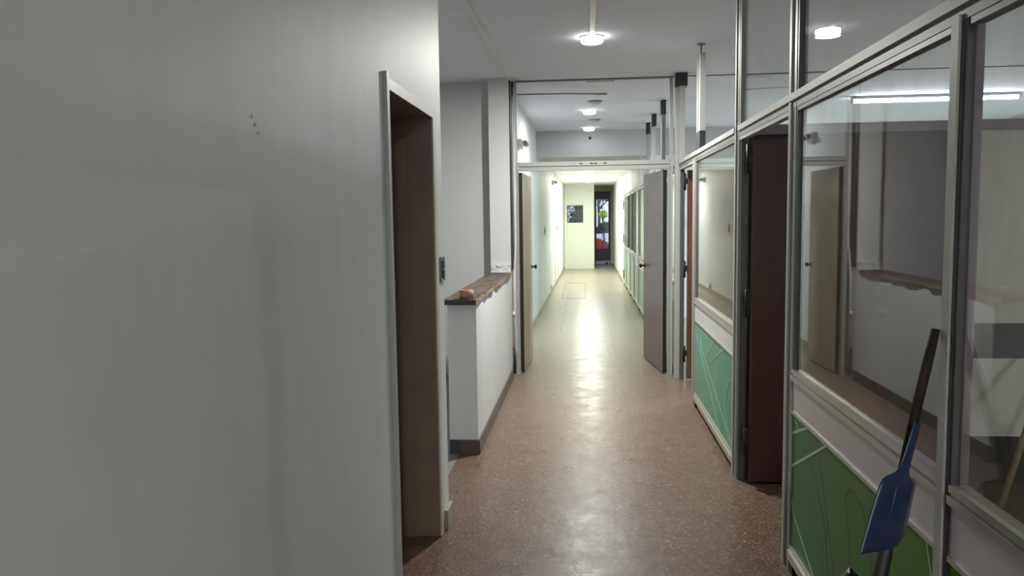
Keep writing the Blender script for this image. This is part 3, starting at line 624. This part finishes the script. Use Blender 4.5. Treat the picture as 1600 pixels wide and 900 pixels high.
# ------------------------------------------------------------------ broom, dustpan, bag
def lerp(a, b, t): return Vector(a)*(1-t)+Vector(b)*t
TOP, BOT = Vector((0.858, 2.00, 1.262)), Vector((0.56, 1.80, 0.09))
e = empty('broom', (BOT.x, BOT.y, 0), 'dark wooden broomstick leaning on the glass partition, carrying the blue dustpan', 'broom')
b = bm_new(); n = 14; tube(b, [lerp(BOT, TOP, k/n)+Vector((0.002*math.sin(k), 0.001*math.cos(k*2), 0)) for k in range(n+1)], [0.0118]*(n)+[0.0105], 14); obj('stick', b, M['stick'], e, origin=BOT)
b = bm_new(); tube(b, [lerp(BOT, TOP, t) for t in (-0.015, 0.0, 0.10, 0.54, 0.57)], [0.022, 0.021, 0.0175, 0.0165, 0.013], 16); obj('socket', b, M['blackplastic'], e, label='black plastic socket')
b = bm_new(); box(b, BOT.x-0.03, BOT.x+0.03, BOT.y-0.16, BOT.y+0.16, 0.07, 0.11, bev=0.012); obj('broom_head', b, M['blackplastic'], e)
b = bm_new()
for i in range(24):
    for j in range(5):
        x, y = BOT.x-0.024+j*0.012, BOT.y-0.15+i*0.013
        tube(b, [(x, y, 0.075), (x+(j-2)*0.005, y+(i-11.5)*0.0012, 0.001)], [0.0035, 0.0028], 4)
tag(obj('bristles', b, M['black'], e), kind=None)
# dustpan clipped on the stick: lofted scoop, handle up
U = (TOP-BOT).normalized()
Wd = Vector((0.15, 0.12, 0.03)); Wd = (Wd - U*Wd.dot(U)).normalized()       # across the pan, from near-left to far-right
Nn = U.cross(Wd).normalized()
if Nn.y > 0: Nn = -Nn                                                             # bulge toward the corridor / viewer
def on(t): return lerp(BOT, TOP, t)
secs = [(1.00, 0.018, 0.014, -0.020), (0.86, 0.019, 0.016, -0.026), (0.66, 0.022, 0.018, -0.032), (0.60, 0.030, 0.022, -0.032), (0.565, 0.056, 0.034, -0.026), (0.545, 0.088, 0.046, -0.012),
        (0.50, 0.096, 0.052, -0.014), (0.30, 0.102, 0.054, -0.018), (0.12, 0.106, 0.052, -0.022), (0.02, 0.108, 0.050, -0.025), (0.0, 0.108, 0.050, -0.026)]
def pan_bm():
    b = bm_new(); rings = []; c0 = on(0.43); c1 = on(0.665+0.04)
    L0, L1 = 0.555, 0.81
    for s, hw, dep, off in secs:
        t = L0 + (L1-L0)*s; c = on(t) + Wd*(off-0.012) + Nn*0.030
        ring = []
        for k in range(15):
            a = -1 + 2*k/14; pk = -0.05; f = (1-0.55*((pk-a)/(1+pk))**1.5) if a < pk else max(0, 1-0.95*((a-pk)/(1-pk))**1.1)
            # flat floor with raised side walls pointing back past the stick
            ring.append(b.verts.new(c + Wd*(hw*max(-1, min(1, a*1.12))) + Nn*(dep*(f-0.72)) - U*((0.035*(1-a)-0.05)*(1 if s <= 0.02 else 0.45 if s == 0.12 else 0))))
        rings.append(ring)
    for r0, r1 in zip(rings, rings[1:]):
        for k in range(14):
            f = b.faces.new((r0[k], r0[k+1], r1[k+1], r1[k])); f.smooth = True
    return b
DPn = empty('dustpan', on(0.6), 'blue plastic dustpan hung upright on the broomstick', 'dustpan')
b = pan_bm(); o = obj('pan', b, M['blue'], DPn, origin=on(0.6))
md = o.modifiers.new('thickness', 'SOLIDIFY'); md.thickness = 0.003; md.offset = 0
sb = o.modifiers.new('smooth', 'SUBSURF'); sb.levels = 1; sb.render_levels = 1
b = bm_new()
for s in (-0.03,):
    tube(b, [on(0.575+0.11*q/6)+Wd*(-0.012-0.018-0.052)+Nn*(0.030+0.0055) for q in range(7)], 0.0035, 6)
obj('rib', b, M['blue'], DPn, origin=on(0.6))
# black bag
b = bm_new(); bmesh.ops.create_icosphere(b, subdivisions=4, radius=1)
for v in b.verts:
    d = v.co.copy(); z = (d.z+1)/2
    w = 0.115*(1-0.62*max(0, z-0.45)**1.2*1.6)
    nn = 1+0.20*noise.noise(d*2.3)+0.07*noise.noise(d*7)
    v.co = Vector((0.750+d.x*w*nn*0.82, 2.23+d.y*w*1.5*nn, 0.003+z*0.535*(1+0.04*noise.noise(d*4))))
for f in b.faces: f.smooth = True
zm = min(v.co.z for v in b.verts)
for v in b.verts: v.co.z -= zm-0.001
obj('bin_bag', b, M['bag'], label='black plastic bag standing on the floor against the green panel, left of the broomstick', cat='bag')
# pale stick inside the office
b = bm_new(); p0, p1 = Vector((2.057, 4.026, 0.012)), Vector((2.675, 4.572, 1.06)); tube(b, [lerp(p0, p1, k/8) for k in range(9)], 0.016, 12)
obj('pale_pole', b, M['palestick'], label='pale wooden pole leaning inside the office, at the right edge behind the glass', cat='pole', origin=p0)

# ------------------------------------------------------------------ things on the far corridor walls
def wx(y): return -0.775 + (y-7.8)*(0.147/15.9)
def emergency(y, z, lb):
    x = wx(y)+0.0
    e = empty('emergency_light', (x, y, z), lb, 'emergency light', 'twin spot emergency lights on the left wall')
    part_boxes('body', [(x+0.001, x+0.05, y-0.11, y+0.11, z-0.05, z+0.05)], M['whiteplastic'], e, bev=0.008)
    part_boxes('mounting_arm', [(x+0.05, x+0.085, y-0.10, y+0.10, z+0.01, z+0.03)], M['whiteplastic'], e)
    for s in (-1, 1):
        yy = y+s*0.085
        b = bm_new(); lathe(b, (x+0.085, yy, z), [(0, 0.03), (0.022, 0.028), (0.032, -0.03), (0.027, -0.032), (0, -0.02)], 20, axis='Y'); h = obj('spot_head', b, M['whiteplastic'], e)
        b = bm_new(); lathe(b, (x+0.085, yy-0.031, z), [(0, 0), (0.026, 0), (0.026, -0.003), (0, -0.004)], 20, axis='Y'); obj('lens', b, M['greyplastic'], h)
emergency(9.1, 2.40, 'twin spot emergency light high on the left wall, seen through the transom')
emergency(16.6, 2.28, 'twin spot emergency light high on the far left wall under the low ceiling')
for y, z, h, lb in ((13.9, 1.32, 0.16, 'narrow dark switch plate on the far left wall, nearer one'), (18.6, 1.29, 0.16, 'narrow dark switch plate on the far left wall, farther one')):
    x = wx(y); e = empty('wall_switch', (x, y, z), lb, 'switch', 'switches on the far left wall')
    part_boxes('plate', [(x, x+0.010, y-0.06, y+0.06, z-h/2, z+h/2)], M['greyplastic'], e, bev=0.002)
    part_boxes('rocker', [(x+0.010, x+0.016, y-0.03, y+0.03, z-0.03, z+0.03)], M['blackplastic'], e)
e = empty('wall_socket', (wx(15.8), 15.8, 0.14), 'torn open socket low on the far left wall', 'socket')
x = wx(15.8); part_boxes('plate', [(x, x+0.02, 15.72, 15.88, 0.10, 0.20)], M['whiteplastic'], e, bev=0.003)
part_boxes('opening', [(x+0.02, x+0.024, 15.74, 15.84, 0.115, 0.15)], M['black'], e)
struct('trim_wall_conduit', [(wx(y)-0.002, wx(y)+0.018, y-0.012, y+0.012, 0.10, ZD) for y in (17.6, 19.0, 20.6)], M['whiteplastic'], 'white vertical conduits on the far left wall')
e = empty('floor_hatch', (-0.22, 16.6, 0), 'square inspection hatch outlined in the far corridor floor', 'floor hatch')
part_boxes('hatch_frame', [(-0.46, 0.0, 14.93, 14.97, 0, 0.0025), (-0.46, 0.0, 18.40, 18.44, 0, 0.0025), (-0.46, -0.445, 14.97, 18.4, 0, 0.0025), (-0.015, 0.0, 14.97, 18.4, 0, 0.0025)], plain('hatch_joint', (0.16, 0.14, 0.10), 0.5), e)

# end window
e = empty('window_1', (-0.30, 23.7, 1.38), 'small square dark barred window in the pale green end wall', kind='structure')
part_boxes('window_frame', [(-0.54, -0.06, 23.66, 23.70, 1.38, 1.40), (-0.54, -0.06, 23.66, 23.70, 1.88, 1.90), (-0.54, -0.52, 23.66, 23.70, 1.40, 1.88), (-0.08, -0.06, 23.66, 23.70, 1.40, 1.88), (-0.31, -0.285, 23.66, 23.70, 1.40, 1.88)], M['darkdoor'], e)
part_boxes('pane', [(-0.52, -0.08, 23.675, 23.680, 1.40, 1.88)], M['glass'], e)
# street door
e = empty('door_7', (0.57, 26.05, 0), 'dark framed glazed street door at the end of the corridor', kind='structure')
part_boxes('door_frame', [(0.315, 0.345, 26.0, 26.08, 0, 2.38), (0.79, 0.83, 25.98, 26.08, 0, 2.38), (0.345, 0.79, 26.0, 26.08, 2.16, 2.38)], M['darkdoor'], e)
part_boxes('leaf_stiles', [(0.345, 0.37, 26.02, 26.06, 0.10, 2.16), (0.765, 0.79, 26.02, 26.06, 0.10, 2.16), (0.37, 0.765, 26.02, 26.06, 0.10, 0.50), (0.37, 0.765, 26.02, 26.06, 2.12, 2.16), (0.37, 0.765, 26.03, 26.05, 1.13, 1.15), (0.56, 0.575, 26.03, 26.05, 0.5, 2.12)], M['darkdoor'], e)
part_boxes('glass_pane', [(0.37, 0.765, 26.035, 26.040, 0.50, 2.12)], M['glass'], e)
part_boxes('door_closer', [(0.66, 0.77, 25.98, 26.02, 2.06, 2.11)], M['black'], e)
b = bm_new(); box(b, 0.66, 0.74, 25.85, 25.93, 0, 0.05, bev=0.01); obj('door_wedge', b, M['black'], label='dark wedge on the floor in front of the street door', cat='wedge')
b = bm_new(); bmesh.ops.create_icosphere(b, subdivisions=3, radius=1)
for v in b.verts:
    d = v.co.copy(); v.co = Vector((0.88+d.x*0.06*(1+0.3*noise.noise(d*3)), 25.7+d.y*0.06, max(0.001, 0.045+d.z*0.05*(1+0.4*noise.noise(d*4)))))
obj('rag', b, M['whiteplastic'], label='small crumpled white rag on the floor by the street door', cat='rag')

# ------------------------------------------------------------------ outside the street door
struct('floor_street', [(-14, 16, 26.3, 70, -0.16, -0.04)], M['asphalt'], 'street outside')
def tree(x, y, h, r, mat, lb, seed, trunk=0.10):
    rnd = random.Random(seed)
    e = empty('street_tree', (x, y, -0.04), lb, 'tree', 'trees in the street outside')
    b = bm_new(); tube(b, [(x, y, -0.05), (x+0.03, y, h*0.35), (x-0.03, y, h*0.6), (x, y, h*0.85)], [trunk*1.2, trunk, trunk*0.8, trunk*0.4], 10)
    for k in range(6):
        a = k*1.05; tube(b, [(x, y, h*(0.45+0.05*k)), (x+r*0.6*math.cos(a), y+r*0.6*math.sin(a), h*(0.65+0.05*k))], [trunk*0.5, trunk*0.2], 6)
    obj('trunk', b, M['bark'], e)
    b = bm_new()
    for k in range(int(350+700*r)):
        v = Vector((rnd.gauss(0, 1), rnd.gauss(0, 1), rnd.gauss(0, 1))).normalized()*r*rnd.random()**0.4
        c = Vector((x, y, h*0.78))+Vector((v.x, v.y, v.z*0.9)); s = rnd.uniform(0.05, 0.11)*(0.5 if r < 0.6 else 1)
        q = Vector((rnd.gauss(0, 1), rnd.gauss(0, 1), rnd.gauss(0, 1))).normalized(); u = q.orthogonal().normalized()*s; w = q.cross(u)*0.6
        b.faces.new([b.verts.new(p) for p in (c-u, c+w, c+u, c-w)])
    obj('foliage', b, mat, e); return e
tree(0.60, 35.5, 4.2, 1.5, M['leafd'], 'dark leafy tree seen through the street door, trunk on the left', 1, 0.06)
tree(0.70, 30.4, 2.1, 0.17, M['leafl'], 'small bright yellow green bush tree seen through the street door', 2, 0.03)
tree(-0.36, 26.95, 2.05, 0.50, M['leafd'], 'small dark leafy tree seen through the small end window', 3, 0.035)
tree(2.9, 40.0, 5.0, 2.2, M['leafd'], 'dark tree across the street behind the cars', 5)
def car(x, y, rz, mat, lb):
    e = empty('parked_car', (x, y, -0.04), lb, 'car', 'cars parked in the street')
    R = Matrix.Rotation(rz, 4, 'Z'); T0 = Matrix.Translation((x, y, -0.04))
    def fin(name, b, m, par=e, label=None):
        bmesh.ops.transform(b, matrix=T0 @ R, verts=b.verts[:]); return obj(name, b, m, par, label=label)
    b = bm_new(); prism(b, [(-2.0, 0.25), (-2.05, 0.55), (-1.9, 0.85), (-1.2, 0.92), (0.9, 0.95), (1.9, 0.80), (2.05, 0.5), (2.0, 0.25)], -0.85, 0.85, axis='Y')
    bmesh.ops.bevel(b, geom=b.edges[:], offset=0.06, segments=2, affect='EDGES'); fin('body', b, mat)
    b = bm_new(); prism(b, [(-1.75, 0.90), (-1.3, 1.38), (0.1, 1.42), (0.95, 0.93)], -0.72, 0.72, axis='Y')
    bmesh.ops.bevel(b, geom=b.edges[:], offset=0.05, segments=2, affect='EDGES'); fin('cabin', b, M['carglass'])
    b = bm_new(); prism(b, [(-1.32, 1.37), (-1.25, 1.43), (0.05, 1.46), (0.15, 1.40)], -0.70, 0.70, axis='Y'); fin('roof', b, mat)
    for sx in (-1.25, 1.25):
        for sy in (-0.80, 0.80):
            b = bm_new(); lathe(b, (sx, sy, 0.31), [(0, -0.10), (0.22, -0.10), (0.31, -0.09), (0.31, 0.09), (0.22, 0.10), (0, 0.10)], 20, axis='Y'); fin('wheel', b, M['tyre'])
car(-1.32, 28.7, math.radians(2), M['carred'], 'red car parked just outside the street door')
car(2.0, 32.6, math.radians(-3), M['carwhite'], 'pale car parked farther back across the street')
e = empty('street_house', (1.5, 46, -0.04), 'pale house front across the street', 'building')
part_boxes('wall', [(-7, 12, 46, 47, -0.04, 6.5)], M['facade'], e)
for x in (-4.0, -0.6, 2.6, 6.0):
    part_boxes('window', [(x, x+1.1, 45.94, 46.0, 1.0, 2.3)], M['carglass'], e)
part_boxes('roof', [(-7.3, 12.3, 45.6, 47.3, 6.5, 6.7)], M['bark'], e)
